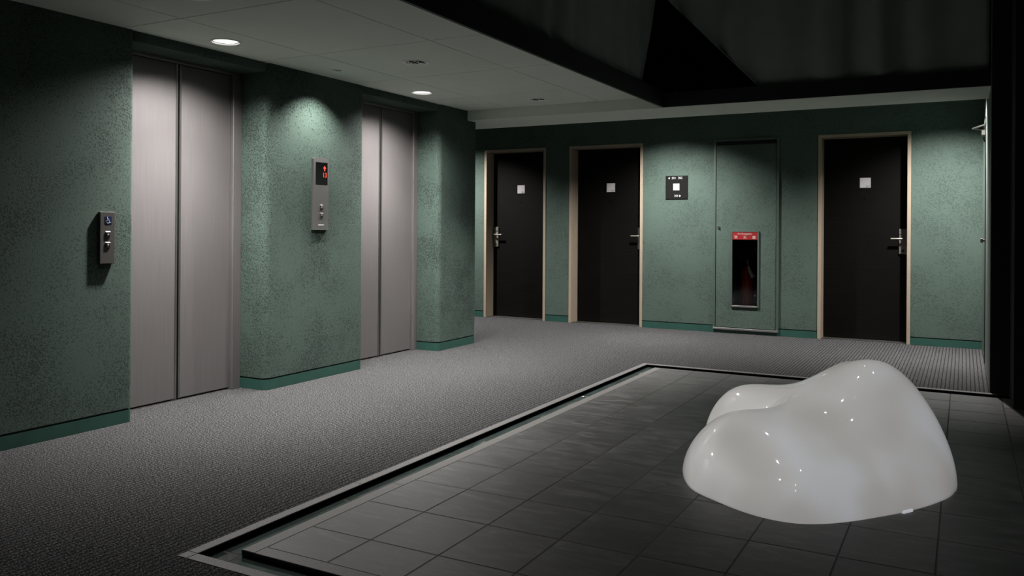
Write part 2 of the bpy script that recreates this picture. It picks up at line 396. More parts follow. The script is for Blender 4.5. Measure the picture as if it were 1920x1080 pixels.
# polished riser tiles
xs = [QX0, QX0 + 0.055] + [QX0 + 0.055 + 0.6 * k for k in range(1, 9)]
for a, b2 in zip(xs[:-1], xs[1:]): child(obj('riser_tile', B(a + 0.002, min(b2, 2.9) - 0.002, QY0, QY0 + 0.01, ZCH + 0.002, -0.008), 'blacktile'), pl)
ys = [QY0] + [QY0 + 0.6 * k for k in range(1, 8)] + [QY1]
for a, b2 in zip(ys[:-1], ys[1:]): child(obj('riser_tile', B(QX0, QX0 + 0.01, a + 0.002, b2 - 0.002, ZCH + 0.002, -0.008), 'blacktile'), pl)
# granite edging
EW = 0.06
ys = [QY0, 3.0, 3.9, 4.8, 5.7, QY1]
for a, b2 in zip(ys[:-1], ys[1:]): child(obj('edging_stone', tile_bm(QX0, QX0 + EW, a + 0.0015, b2 - 0.0015, 0.0, 0.008), 'granite2'), pl)
xs = [QX0 + EW, -1.3, -0.4, 0.5, 1.4, 2.3]
for a, b2 in zip(xs[:-1], xs[1:]): child(obj('edging_stone', tile_bm(a + 0.0015, b2 - 0.0015, QY0, QY0 + EW, 0.0, 0.008), 'granite2'), pl)
child(obj('edging_stone', tile_bm(0.2345, QX1, 6.225, QY1, 0.0, 0.008), 'granite2'), pl)
TX = [QX0 + EW, -1.888, -1.594, -1.290, -0.989, -0.684, -0.380, -0.076, 0.230, 0.535, 0.84, 1.14]
TY = [QY0 + EW, 2.415, 2.755, 3.087, 3.44, 3.775, 4.087, 4.398, 4.71, 5.035, 5.36, 5.675, 5.975, 6.285, QY1]
JG = 0.0024
for i in range(len(TX) - 1):
    for j in range(len(TY) - 1):
        if TX[i] > 0.2 and TY[j + 1] > 6.3: continue
        if TX[i] > 0.2 and TY[j] > 6.2: continue
        y1 = TY[j + 1]
        if TX[i] > 0.2: y1 = min(y1, 6.215)
        child(obj('floor_tile', tile_bm(TX[i] + JG, TX[i + 1] - JG, TY[j] + JG, y1 - JG, 0.0 + random.uniform(-0.0004, 0.0004), 0.008), 'slate'), pl)

# ------------------------------------------------------------------ setting: lift wall
def pier(y0, y1, ra, rb, d=0.0, back=-5.0):
    """plan outline of a wall pier; ra, rb: corner radii at y0 and y1"""
    x = XW - d; p = [(back, y0 + (d if ra else 0))]
    p += arc(x - ra, y0 + d + ra, ra, -90, 0) if ra else [(x, y0)]
    p += arc(x - rb, y1 - d - rb, rb, 0, 90) if rb else [(x, y1)]
    p += [(back, y1 - (d if rb else 0))]
    return p
PIERS = [(-2.5, 3.202, 0, 0.03, -5.0), (4.243, 5.300, 0.055, 0.03, -5.0), (6.397, 7.05, 0.055, 0.012, -8.0)]
wl = empty('wall_left', (XW, 3.0, 0), 'dark green textured rendered wall holding the two lifts', 'wall', kind='structure')
bl = empty('baseboard_left', (XW, 3.0, 0), 'teal skirting band along the foot of the lift wall', 'baseboard', kind='structure')
ZB = 0.083
for (a, b2, ra, rb, bk) in PIERS:
    child(obj('wall_pier', extrude_profile(pier(a, b2, ra, rb, 0.0, bk), ZB, 2.6), 'stucco', smooth=True), wl)
    child(obj('joint', extrude_profile(pier(a, b2, ra, rb, 0.008, bk), 0.06, ZB + 0.01), 'groove'), wl)
    child(obj('skirting', extrude_profile(pier(a, b2, ra, rb, 0.001, bk), 0.0, ZB - 0.011), 'base', smooth=True), bl)
for a, b2 in ((3.202, 4.243), (5.300, 6.397)):
    child(obj('lintel', B(-5.0, XW - 0.012, a, b2, 2.212, 2.6), 'stucco'), wl)

def elevator(name, y_gap, y0, y1, ya, yb, label):
    """centre-opening lift door; y0..y1 door leaves, ya..yb recess"""
    d = empty(name, (XD, y_gap, 0), label, 'lift door', kind='structure')
    for a, b2 in ((y0, y_gap - 0.006), (y_gap + 0.006, y1)):
        p = child(obj('door_leaf', B(XD - 0.03, XD, a, b2, 0.012, 2.19, 0.004), 'steel'), d)
        e = b2 if a == y0 else a
        s = -1 if a == y0 else 1
        ed = obj('edge_strip', B(XD - 0.012, XD + 0.004, *sorted((e, e + s * 0.015)), 0.012, 2.19), 'alu'); ed.parent = p
    child(obj('jamb', B(XD - 0.06, XD + 0.028, y1 + 0.002, yb + 0.001, 0.0, 2.2, 0.003), 'steel'), d)
    child(obj('jamb', B(XD - 0.06, XD + 0.028, ya - 0.001, y0 - 0.002, 0.0, 2.2, 0.003), 'steel'), d)
    child(obj('header', B(XD - 0.06, XD + 0.028, ya, yb, 2.192, 2.2115, 0.002), 'steel'), d)
    child(obj('shaft', B(XD - 0.1, XD - 0.05, ya, yb, 0.0, 2.21), 'void_black'), d)
    child(obj('sill', B(XD - 0.05, XD + 0.002, ya, yb, 0.0, 0.003), 'alu'), d)
    return d
elevator('door_1', 3.728, 3.285, 4.166, 3.202, 4.243, 'brushed steel lift door left of the indicator panel, nearest the camera')
elevator('door_2', 5.866, 5.40, 6.328, 5.300, 6.397, 'brushed steel lift door right of the indicator panel, the farther lift')

# ------------------------------------------------------------------ setting: back wall with door openings
D203, D202, D201 = (-5.383, -4.510), (-4.195, -3.262), (-1.342, -0.465)
ZD = 2.128
NICHE = (-2.222, -1.950, 0.305, 1.105)
WZ = 2.9
holes = [(D203[0], D203[1], ZB - 0.1, ZD), (D202[0], D202[1], ZB - 0.1, ZD), (D201[0], D201[1], ZB - 0.1, ZD)]
wb = empty('wall_back', (-2.6, YB, 0), 'green textured rendered corridor wall with three room doors', 'wall', kind='structure')
bb = empty('baseboard_back', (-2.6, YB, 0), 'teal skirting band along the foot of the corridor wall', 'baseboard', kind='structure')
segs = [(-8.0, D203[0]), (D203[1], D202[0]), (D202[1], D201[0]), (D201[1], XR + 0.1)]
for a, b2 in segs:
    hs = [NICHE] if a < NICHE[0] < b2 else []
    child(obj('wall_panel', slab_with_holes(a, b2, ZB, WZ, YB, 0.22, hs, plane='XZ'), 'stucco_back'), wb)
    child(obj('joint', B(a, b2, YB + 0.006, YB + 0.2, 0.06, ZB + 0.01), 'groove'), wb)
    child(obj('skirting', B(a, b2, YB - 0.001, YB + 0.2, 0, ZB - 0.011), 'base'), bb)
for d in (D203, D202, D201): child(obj('wall_panel', B(d[0], d[1], YB, YB + 0.22, ZD, WZ), 'stucco_back'), wb)

LEAF = YB + 0.18
def guest_door(name, d, number, lock_right, label):
    x0, x1 = d; g = empty(name, ((x0 + x1) / 2, YB, 0), label, 'door', kind='structure')
    fw = 0.033; P = YB - 0.008
    child(obj('jamb', B(x0, x0 + fw, P, LEAF + 0.06, 0, ZD, 0.002), 'frame'), g)
    child(obj('jamb', B(x1 - fw, x1, P, LEAF + 0.06, 0, ZD, 0.002), 'frame'), g)
    child(obj('frame_head', B(x0 + fw, x1 - fw, P, LEAF + 0.06, ZD - 0.03, ZD, 0.002), 'frame'), g)
    a, b2 = x0 + fw + 0.003, x1 - fw - 0.003
    child(obj('threshold', B(x0 + fw, x1 - fw, YB + 0.06, LEAF + 0.06, -0.002, 0.005), 'alu'), g)
    leaf = child(obj('door_leaf', B(a, b2, LEAF, LEAF + 0.045, 0.010, ZD - 0.033, 0.002), 'wood'), g)
    cx = (a + b2) / 2
    child(obj('backing', B(x0, x1, LEAF + 0.05, LEAF + 0.07, 0, ZD), 'void_black'), g)
    pc = child(obj('number_plate', B(cx - 0.0525, cx + 0.0525, LEAF - 0.006, LEAF, 1.578, 1.683, 0.001), 'plate', label='white square room number plate'), g)
    t = text('room_number', number, 0.030, 'ink', pc, (cx + 0.0475, LEAF - 0.0065, 1.592), align='RIGHT')
    bm = bmesh.new(); cyl(bm, (cx, LEAF, 1.470), (0, -1, 0), 0.008, 0.006, 16)
    child(obj('peephole', bm, 'chrome', smooth=True), g)
    s = 1 if lock_right else -1
    e = b2 if lock_right else a
    lx0, lx1 = sorted((e - s * 0.008, e - s * 0.080)); lc = (lx0 + lx1) / 2
    lk = child(obj('lock_plate', B(lx0, lx1, LEAF - 0.022, LEAF, 0.898, 1.152, 0.003), 'lockmetal'), g)
    def sub2(o): o.parent = lk; return o
    sub2(obj('card_slot', B(lx0 + 0.004, lx1 - 0.004, LEAF - 0.026, LEAF - 0.02, 1.098, 1.106), 'alu'))
    bm = bmesh.new(); hx = lc + s * 0.006
    tube(bm, [(hx, LEAF - 0.02, 1.052), (hx, LEAF - 0.055, 1.052), (hx - s * 0.012, LEAF - 0.066, 1.052), (hx - s * 0.04, LEAF - 0.068, 1.052), (hx - s * 0.115, LEAF - 0.068, 1.052)], 0.010, 12)
    cyl(bm, (hx, LEAF - 0.02, 1.052), (0, -1, 0), 0.022, 0.008, 20)
    sub2(obj('lever_handle', bm, 'lockmetal', smooth=True))
    bm = bmesh.new(); cyl(bm, (hx - s * 0.004, LEAF - 0.02, 0.930), (0, -1, 0), 0.014, 0.008, 20)
    sub2(obj('key_cylinder', bm, 'chrome', smooth=True))
    return g
guest_door('door_3', D203, '203', False, 'dark wood room door marked 203 nearest the lift wall, handle on its left')
guest_door('door_4', D202, '202', True, 'dark wood room door marked 202 left of the black direction sign')
guest_door('door_5', D201, '201', True, 'dark wood room door marked 201 right of the fire extinguisher cabinet')

# ------------------------------------------------------------------ setting: right side
wr = empty('wall_right', (XR, 8.0, 0), 'narrow green side wall closing the corridor on the right', 'wall', kind='structure')
RD0, RD1 = 8.22, 9.08
child(obj('wall_panel', B(XR, XR + 0.2, 6.76, RD0, 0, WZ), 'pale_green'), wr)
child(obj('wall_panel', B(XR, XR + 0.2, RD1, YB + 0.02, 0, WZ), 'stucco_back'), wr)
child(obj('wall_panel', B(XR, XR + 0.2, RD0, RD1, 2.12, WZ), 'stucco_back'), wr)
rd = empty('door_6', (XR, 8.65, 0), 'green service door in the side wall at the right end of the corridor', 'door', kind='structure')
child(obj('jamb', B(XR - 0.008, XR + 0.06, RD0, RD0 + 0.035, 0, 2.12), 'green_metal'), rd)
child(obj('jamb', B(XR - 0.008, XR + 0.06, RD1 - 0.035, RD1, 0, 2.12), 'green_metal'), rd)
child(obj('frame_head', B(XR - 0.008, XR + 0.06, RD0 + 0.035, RD1 - 0.035, 2.085, 2.12), 'green_metal'), rd)
child(obj('door_leaf', B(XR + 0.012, XR + 0.05, RD0 + 0.038, RD1 - 0.038, 0.01, 2.083), 'green_metal'), rd)
bm = bmesh.new(); cyl(bm, (XR + 0.012, 8.38, 1.055), (-1, 0, 0), 0.012, 0.03, 16); cyl(bm, (XR - 0.018, 8.38, 1.055), (-1, 0, 0), 0.026, 0.02, 20, 0.02)
child(obj('knob', bm, 'chrome', smooth=True), rd)
bm = bmesh.new(); box(bm, XR - 0.028, XR + 0.012, 8.80, 9.0, 2.02, 2.07, 0.004)
child(obj('door_closer', bm, 'alu'), rd)
bm = bmesh.new(); tube(bm, [(XR - 0.01, 8.92, 2.075), (XR - 0.10, 8.75, 2.078), (XR - 0.012, 8.55, 2.085)], 0.008, 8)
child(obj('closer_arm', bm, 'alu', smooth=True), rd)

bm = bmesh.new()
box(bm, XR + 0.004, 3.0, 6.745, 6.76, -0.05, 5.0)
box(bm, QX1 + 0.001, 3.0, 6.222, 6.745, -0.05, 5.0)
obj('wall_front', bm, 'black_wall', kind='structure', label='black wall at the far right edge beyond the tiled plinth', cat='wall')

# ------------------------------------------------------------------ setting: ceilings
ce = empty('ceiling', (-3.3, 4.0, ZC), 'pale grey panelled ceiling with recessed lights over the lift lobby', 'ceiling', kind='structure')
LIFT_L = [(-4.0, 3.657), (-4.012, 5.784)]
SMALL_L = (-3.99, 4.687)
LOUV_L = [(-3.33, 2.85), (-3.316, 4.702), (-3.312, 6.552)]
R_LIFT, R_SMALL, R_LOUV = 0.088, 0.032, 0.082
holes = [(x, y, R_LIFT) for x, y in LIFT_L] + [(*SMALL_L, R_SMALL)] + [(x, y, R_LOUV) for x, y in LOUV_L]
cxs = [-4.30, -3.771, -2.855, X_VOID - 0.02]
cys = [-2.5, -0.1, 1.02, 2.09, 3.135, 4.20, 5.178, 6.17, Y_BEAM0]
for i in range(3):
    for j in range(len(cys) - 1):
        x0, x1, y0, y1 = cxs[i] + 0.003, cxs[i + 1] - 0.003, cys[j] + 0.003, cys[j + 1] - 0.003
        hs = [h for h in holes if x0 < h[0] < x1 and y0 < h[1] < y1]
        child(obj('ceiling_panel', slab_with_holes(x0, x1, y0, y1, ZC, 0.012, hs), 'ceil'), ce)
child(obj('backing', slab_with_holes(-4.30, X_VOID - 0.02, -2.5, Y_BEAM0, ZC + 0.013, 0.004, [(h[0], h[1], h[2]) for h in holes]), 'groove'), ce)
obj('trim_2', B(-8.0, XR, Y_BEAM0, Y_BEAM1, Z_BEAM, 2.295), 'ceil', kind='structure', label='pale plastered ceiling beam between the lift lobby and the room corridor', cat='beam')
obj('ceiling', B(-8.0, XR + 0.1, Y_BEAM1, YB + 0.02, Z_CORR, Z_CORR + 0.05), 'ceil', kind='structure', label='raised corridor ceiling hidden behind the beam above the room doors', cat='ceiling')
vf = empty('trim_3', (X_VOID, 4.0, Z_BEAM), 'black fascia around the edge of the dark open void', 'fascia', kind='structure')
child(obj('fascia_board', B(X_VOID - 0.02, X_VOID, -2.5, Y_BEAM0 - 0.02, Z_BEAM + 0.001, 2.30), 'black'), vf)
child(obj('fascia_board', B(X_VOID - 0.02, XR, Y_BEAM0 - 0.02, Y_BEAM0 - 0.001, Z_BEAM + 0.001, 2.30), 'black'), vf)
child(obj('ledge_screen', B(-2.9, X_VOID, -2.5, Y_BEAM0, 2.30, 2.32), 'black'), vf)
child(obj('ledge_screen', B(-2.9, XR, Y_BEAM0 - 0.019, 7.52, 2.2955, 2.30), 'black'), vf)
child(obj('ledge_screen', B(-8.0, XR, 7.52, Y_BEAM1, 2.2955, 3.4), 'black'), vf)  # added black board that keeps the curtain gap dark
obj('ceiling', B(-3.5, 3.0, -2.5, 8.2, 5.0, 5.05), 'ceil_dark', kind='structure', label='dark ceiling high above the void over the plinth', cat='ceiling')

# ------------------------------------------------------------------ curtains in the void
def curtain(name, p0, p1, z0, z1, edge, n=160, label='', along='Y', amp=0.03, seed=1):
    rnd = random.Random(seed); bm = bmesh.new(); rows = 30
    ph = 0; us = []; fold = []
    for i in range(n + 1):
        ph += rnd.uniform(0.25, 0.75); fold.append(math.sin(ph) * amp * (0.6 + 0.4 * math.sin(i * 0.13)))
    V = []
    for j in range(rows + 1):
        z = z0 + (z1 - z0) * j / rows; row = []; ea = edge(z)
        for i in range(n + 1):
            t = i / n
            if along == 'Y': row.append(bm.verts.new((p0[0] + fold[i], min(ea, p0[1] + (6.86 - p0[1]) * t), z)))
            else: row.append(bm.verts.new((max(ea, -2.28 + (p1[0] + 2.28) * t), p0[1] - 0.01 + fold[i], z)))
        V.append(row)
    for j in range(rows):
        for i in range(n): bm.faces.new((V[j][i], V[j][i + 1], V[j + 1][i + 1], V[j + 1][i]))
    bmesh.ops.dissolve_degenerate(bm, dist=0.0005, edges=list(bm.edges))
    r = bmesh.ops.solidify(bm, geom=list(bm.faces), thickness=0.003)
    return obj(name, bm, 'curtain', smooth='all', label=label, cat='curtain', group='dark curtains in the void')
curtain('curtain', (X_VOID - 0.06, 0.5, 0), None, 2.322, 4.4, lambda z: min(6.86, 6.42 + (z - 2.25) * 0.50), label='dark charcoal curtain hanging above the lobby ceiling edge, left of the black gap', seed=3, n=230)
curtain('curtain', (0, Y_BEAM0 + 0.05, 0), (XR - 0.01, 0, 0), 2.30, 4.4, lambda z: -1.45 if z < 2.25 else max(-2.28, -1.42 - (z - 2.25) * 0.97), along='X', label='dark charcoal curtain hanging above the corridor beam, right of the black gap', seed=9, n=90)

# ------------------------------------------------------------------ ceiling lights
def can(bm, x, y, r, z0, h, seg=32):
    lathe(bm, (x, y, z0), [(r, 0), (r, h), (0, h)], seg); return bm
def ring(bm, x, y, r0, r1, z, t=0.004, seg=40):
    lathe(bm, (x, y, z), [(r0, 0.004), (r0, -t), (r1 - 0.002, -t), (r1, 0.0), (r1, 0.001)], seg); return bm
WARM = (1.0, 0.95, 0.93)
for (x, y), lb in zip(LIFT_L, ('lit round recessed downlight above the near lift door', 'lit round recessed downlight above the far lift door')):
    t = empty('downlight', (x, y, ZC), lb, 'ceiling light', 'lit lift downlights')
    child(obj('trim_ring', ring(bmesh.new(), x, y, R_LIFT - 0.006, R_LIFT + 0.008, ZC), 'lampring', smooth=True), t)
    child(obj('lamp_can', can(bmesh.new(), x, y, R_LIFT - 0.004, ZC + 0.001, 0.06), 'lampdark', smooth=True), t)
    bm = bmesh.new(); cyl(bm, (x, y, ZC + 0.006), (0, 0, 1), R_LIFT - 0.012, 0.01, 40)
    child(obj('diffuser', bm, 'lampdiff'), t)
    lamp('SPOT', 'lamp_light', t, (x, y, ZC - 0.004), P_LIFT, WARM, 146, 1.0, 0.035)
    lamp('SPOT', 'lamp_light', t, (x, y, ZC - 0.005), P_LIFT2, WARM, 92, 1.0, 0.035)
x, y = SMALL_L
t = empty('spotlight', (x, y, ZC), 'small round recessed spotlight between the two lift downlights', 'ceiling light')
child(obj('trim_ring', ring(bmesh.new(), x, y, R_SMALL - 0.006, R_SMALL + 0.012, ZC), 'lampring', smooth=True), t)
child(obj('reflector', can(bmesh.new(), x, y, R_SMALL - 0.004, ZC + 0.001, 0.05), 'reflector', smooth=True), t)
bm = bmesh.new(); cyl(bm, (x, y, ZC + 0.03), (0, 0, 1), 0.016, 0.015, 20); child(obj('bulb', bm, 'lampring'), t)
lamp('SPOT', 'lamp_light', t, (x, y, ZC - 0.003), P_SMALL, (1.0, 0.97, 0.93), 112, 0.8, 0.012)
for (x, y), lb in zip(LOUV_L, ('round louvred ceiling light at the top edge, nearest the camera', 'round louvred ceiling light in the middle of the lobby ceiling', 'round louvred ceiling light farthest away, close to the beam')):
    t = empty('louvre_light', (x, y, ZC), lb, 'ceiling light', 'louvred downlights')
    child(obj('trim_ring', ring(bmesh.new(), x, y, R_LOUV - 0.006, R_LOUV + 0.012, ZC), 'lampring', smooth=True), t)
    child(obj('reflector', can(bmesh.new(), x, y, R_LOUV - 0.004, ZC + 0.001, 0.09), 'lampring', smooth=True), t)
    for k in range(-2, 3):
        hw = math.sqrt((R_LOUV - 0.008) ** 2 - (k * 0.027) ** 2)
        child(obj('louvre_blade', B(x + k * 0.027 - 0.001, x + k * 0.027 + 0.001, y - hw, y + hw, ZC + 0.001, ZC + 0.028), 'lampdark' if k % 2 else 'lampring'), t)
    for k in (-1, 0, 1):
        hw = math.sqrt((R_LOUV - 0.008) ** 2 - (k * 0.04) ** 2)
        child(obj('louvre_blade', B(x - hw, x + hw, y + k * 0.04 - 0.001, y + k * 0.04 + 0.001, ZC + 0.001, ZC + 0.026), 'lampdark'), t)
    bm = bmesh.new(); cyl(bm, (x, y, ZC + 0.045), (0, 0, 1), 0.03, 0.04, 20); child(obj('bulb', bm, 'bulb', smooth=True), t)
    lamp('SPOT', 'lamp_light', t, (x, y, ZC - 0.003), P_LOUVRE * (0.08 if y < 3 else 1.0), WARM, 92, 1.0, 0.05)
for k, x in enumerate((-5.62, -2.87, -0.14)):
    y = 8.27
    t = empty('downlight', (x, y, Z_CORR), ('corridor downlight hidden by the beam over door 203', 'corridor downlight hidden by the beam over the direction sign', 'corridor downlight hidden by the beam right of door 201')[k], 'ceiling light', 'corridor downlights')
    child(obj('trim_ring', ring(bmesh.new(), x, y, 0.07, 0.09, Z_CORR), 'lampring', smooth=True), t)
    bm = bmesh.new(); cyl(bm, (x, y, Z_CORR - 0.002), (0, 0, 1), 0.072, 0.006, 32); child(obj('diffuser', bm, 'lampdiff'), t)
    lamp('SPOT', 'lamp_light', t, (x, y, Z_CORR - 0.006), P_CORR, WARM, 124, 1.0, 0.03, aim=(x, y + math.tan(math.radians(9)) * 2, Z_CORR - 2))
# spots high above the plinth; the last two are added to brighten the curtains
VS = [(-1.6, 3.2), (-0.2, 3.0), (-1.5, 4.6), (-0.1, 4.7), (-1.3, 6.0), (0.0, 2.2), (-0.5, 5.2), (-0.9, 4.0)]
for k, (x, y) in enumerate(VS):
    t = empty('spotlight', (x, y, 5.0), 'small black spotlight on the high dark ceiling aimed down at the white sculpture' if k < 6 else ('added unseen spotlight brightening the left curtain' if k == 6 else 'added unseen spotlight brightening the right curtain'), 'spotlight', 'spots above the plinth')
    bm = bmesh.new(); cyl(bm, (x, y, 4.86), (0, 0, 1), 0.05, 0.14, 20); child(obj('lamp_can', bm, 'lampdark', smooth=True), t)
    bm = bmesh.new(); cyl(bm, (x, y, 4.852), (0, 0, 1), 0.04, 0.01, 20); child(obj('lens', bm, 'lampdiff'), t)
    curtain_fill = k >= 6
    lamp('SPOT', 'lamp_light', t, (x, y, 4.845), (P_FILL if k == 6 else P_FILL * 0.35) if curtain_fill else P_VOID, (0.97, 1.0, 0.98), 70 if curtain_fill else 34, 1.0 if curtain_fill else 0.9, 0.03, aim=((-2.3, 6.0, 2.8) if k == 6 else (-1.0, 6.9, 2.8)) if curtain_fill else (-0.55, 4.1, 0.3))

# ------------------------------------------------------------------ lift call panels
def wall_child(o, p): return child(o, p)
def square_button(p, y, z, s, xf, up):
    b2 = child(obj('button', B(xf, xf + 0.004, y - s, y + s, z - s, z + s, 0.001), 'alu'), p)
    f = obj('button_face', B(xf + 0.003, xf + 0.0055, y - s * 0.72, y + s * 0.78, z - s * 0.8, z + s * 0.75, 0.0006), 'rubber'); f.parent = b2
    q = 0.4 * s * (1 if up else -1); X = xf + 0.0055
    tr = obj('arrow', poly([(X, y - abs(q), z - q * 0.7), (X, y + abs(q), z - q * 0.7), (X, y, z + q)], 0.0006, 'left'), 'white'); tr.parent = b2

# low accessible call panel
p = empty('call_panel', (XW, 3.017, 0.923), 'low grey lift call panel with blue wheelchair symbol and two buttons', 'call panel')
XF = XW + 0.022
child(obj('panel_body', B(XW + 0.001, XF, 2.970, 3.064, 0.922, 1.213, 0.003, 2), 'panel_dimmed'), p)
sq = child(obj('wheelchair_sign', B(XF, XF + 0.001, 2.999, 3.041, 1.143, 1.187), 'blue', label='blue wheelchair symbol'), p)
bm = bmesh.new(); X = XF + 0.0016; cy_, cz_ = 3.018, 1.158
def stroke(bm, pts, r=0.0014): tube(bm, [(X, a, b2) for a, b2 in pts], r, 6)
stroke(bm, [(cy_ + 0.009 * math.cos(a), cz_ + 0.009 * math.sin(a)) for a in [math.radians(130 + 20 * k) for k in range(12)]])
stroke(bm, [(cy_ - 0.004, 1.181), (cy_ - 0.0035, 1.166), (cy_ + 0.006, 1.166), (cy_ + 0.011, 1.152), (cy_ + 0.016, 1.154)])
stroke(bm, [(cy_ - 0.0035, 1.173), (cy_ + 0.005, 1.173)])
bmesh.ops.create_uvsphere(bm, u_segments=8, v_segments=6, radius=0.0024, matrix=Matrix.Translation((X, cy_ - 0.004, 1.1825)))
o = obj('wheelchair_figure', bm, 'white', smooth='all'); o.parent = sq
square_button(p, 3.018, 1.088, 0.015, XF, True); square_button(p, 3.018, 1.028, 0.015, XF, False)

# tall hall indicator
p = empty('indicator_panel', (XW, 4.78, 1.114), 'tall grey lift indicator panel with red lit 13 between the lifts', 'indicator panel')
XF = XW + 0.020
bm = bmesh.new()
pts = [(XW + 0.001, 4.697, 1.114), (XW + 0.001, 4.862, 1.114), (XW + 0.001, 4.862, 1.642)] + [(XW + 0.001, 4.7795 + 0.0825 * math.cos(a), 1.642 + 0.012 * math.sin(a)) for a in [math.radians(22.5 * k) for k in range(1, 8)]] + [(XW + 0.001, 4.697, 1.642)]
bm = poly(pts, 0.019, 'left')
child(obj('panel_body', bm, 'panel_metal'), p)
dsp = child(obj('display', B(XF, XF + 0.002, 4.720, 4.848, 1.456, 1.618), 'display', label='black display window'), p)
X = XF + 0.0022
yc, zc = 4.815, 1.574
ar = obj('direction_arrow', poly([(X, yc - 0.006, zc - 0.019), (X, yc + 0.006, zc - 0.019), (X, yc + 0.006, zc), (X, yc + 0.017, zc), (X, yc, zc + 0.020), (X, yc - 0.017, zc), (X, yc - 0.006, zc)], 0.0006, 'left'), 'led'); ar.parent = dsp
t = text('floor_number', '13', 0.050, 'led', dsp, (X, 4.816, 1.523), 'left')
square_button(p, 4.783, 1.285, 0.016, XF, True); square_button(p, 4.783, 1.223, 0.016, XF, False)
child(obj('maker_plate', B(XF, XF + 0.001, 4.750, 4.812, 1.146, 1.156), 'white'), p)

# ------------------------------------------------------------------ direction sign
p = empty('direction_sign', (-2.86, YB, 1.478), 'square black room direction sign with white numbers on the corridor wall', 'sign')
child(obj('board', B(-2.988, -2.731, YB - 0.010, YB - 0.001, 1.478, 1.741, 0.001), 'signblack'), p)
Yf = YB - 0.0104
def sgn(o): o.matrix_parent_inverse = Matrix.Translation(p.location).inverted(); return o
sgn(text('numbers', '203 \u00b7 202', 0.033, 'white', p, (-2.855, Yf, 1.715)))
sgn(text('numbers', '201', 0.033, 'white', p, (-2.863, Yf, 1.513)))
child(obj('arrow', poly([(-2.960, Yf, 1.715), (-2.940, Yf, 1.703), (-2.940, Yf, 1.727)], -0.0005), 'white'), p)
child(obj('arrow', poly([(-2.808, Yf, 1.513), (-2.830, Yf, 1.500), (-2.830, Yf, 1.526)], -0.0005), 'white'), p)
for i in range(3):
    child(obj('emblem_bar', B(-2.898, -2.826, YB - 0.0125, YB - 0.0098, 1.577 + i * 0.026, 1.600 + i * 0.026), 'white'), p)

# ------------------------------------------------------------------ service cabinet with extinguisher window
p = empty('service_cabinet', (-2.085, YB, 0.04), 'tall green flush service cabinet door with extinguisher window in the corridor wall', 'cabinet')
cx0, cx1, cz0, cz1 = -2.437, -1.733, 0.036, 2.128
F0 = YB - 0.020
for a in ((cx0, cx0 + 0.026, cz0, cz1), (cx1 - 0.026, cx1, cz0, cz1)): child(obj('frame_post', B(a[0], a[1], F0, YB - 0.001, a[2], a[3], 0.002), 'green_metal'), p)
child(obj('frame_rail', B(cx0 + 0.026, cx1 - 0.026, F0, YB - 0.001, cz1 - 0.022, cz1, 0.002), 'green_metal'), p)
child(obj('bottom_rail', B(cx0 + 0.002, cx1 - 0.002, F0 - 0.006, YB - 0.001, cz0, cz0 + 0.022, 0.002), 'panel_metal', label='bare aluminium bottom rail'), p)
child(obj('gap_strip', B(cx0 + 0.026, cx1 - 0.026, YB - 0.004, YB - 0.001, 2.062, 2.106), 'void_black'), p)
W = (-2.235, -1.937, 0.290, 1.121)
child(obj('door_panel', slab_with_holes(cx0 + 0.031, cx1 - 0.031, cz0 + 0.03, 2.062, YB - 0.011, 0.010, [(NICHE[0], NICHE[1], NICHE[2], NICHE[3])], plane='XZ'), 'stucco_back'), p)
bm = bmesh.new(); cyl(bm, (-2.376, YB - 0.011, 1.158), (0, -1, 0), 0.013, 0.010, 20); cyl(bm, (-2.369, YB - 0.011, 1.148), (0, -1, 0), 0.006, 0.014, 12)
child(obj('lock', bm, 'lampdark', smooth=True), p)
# window frame
G0 = YB - 0.026
for a in ((W[0], W[0] + 0.011, W[2], W[3]), (W[1] - 0.018, W[1], W[2], W[3])): child(obj('window_frame', B(a[0], a[1], G0, YB - 0.010, a[2], a[3], 0.002), 'green_metal'), p)
child(obj('window_frame', B(W[0] + 0.011, W[1] - 0.018, G0, YB - 0.010, W[3] - 0.011, W[3], 0.002), 'green_metal'), p)
child(obj('window_frame', B(W[0] + 0.011, W[1] - 0.018, G0, YB - 0.010, W[2], W[2] + 0.02, 0.002), 'panel_metal'), p)
sg = child(obj('warning_plate', B(W[0] + 0.011, W[1] - 0.018, G0 + 0.003, YB - 0.011, 1.028, W[3] - 0.011), 'red', label='red extinguisher sign plate'), p)
xc = (W[0] + W[1] - 0.007) / 2
for o in (text('lettering', 'Fire Extinguisher', 0.026, 'white', sg, (xc, G0 + 0.0025, 1.090), xscale=0.88), text('lettering', '\u6d88', 0.039, 'white', sg, (xc - 0.098, G0 + 0.0025, 1.051)), text('lettering', '\u706b', 0.039, 'white', sg, (xc, G0 + 0.0025, 1.051)), text('lettering', '\u5668', 0.039, 'white', sg, (xc + 0.098, G0 + 0.0025, 1.051))):
    pass
child(obj('window_pane', B(W[0] + 0.011, W[1] - 0.018, G0 + 0.008, G0 + 0.011, W[2] + 0.02, 1.027), 'pane'), p)
for z in (0.930, 0.425):
    bm = bmesh.new(); cyl(bm, (W[1] - 0.040, G0 + 0.008, z), (0, -1, 0), 0.010, 0.008, 14)
    child(obj('pane_clip', bm, 'chrome', smooth=True), p)
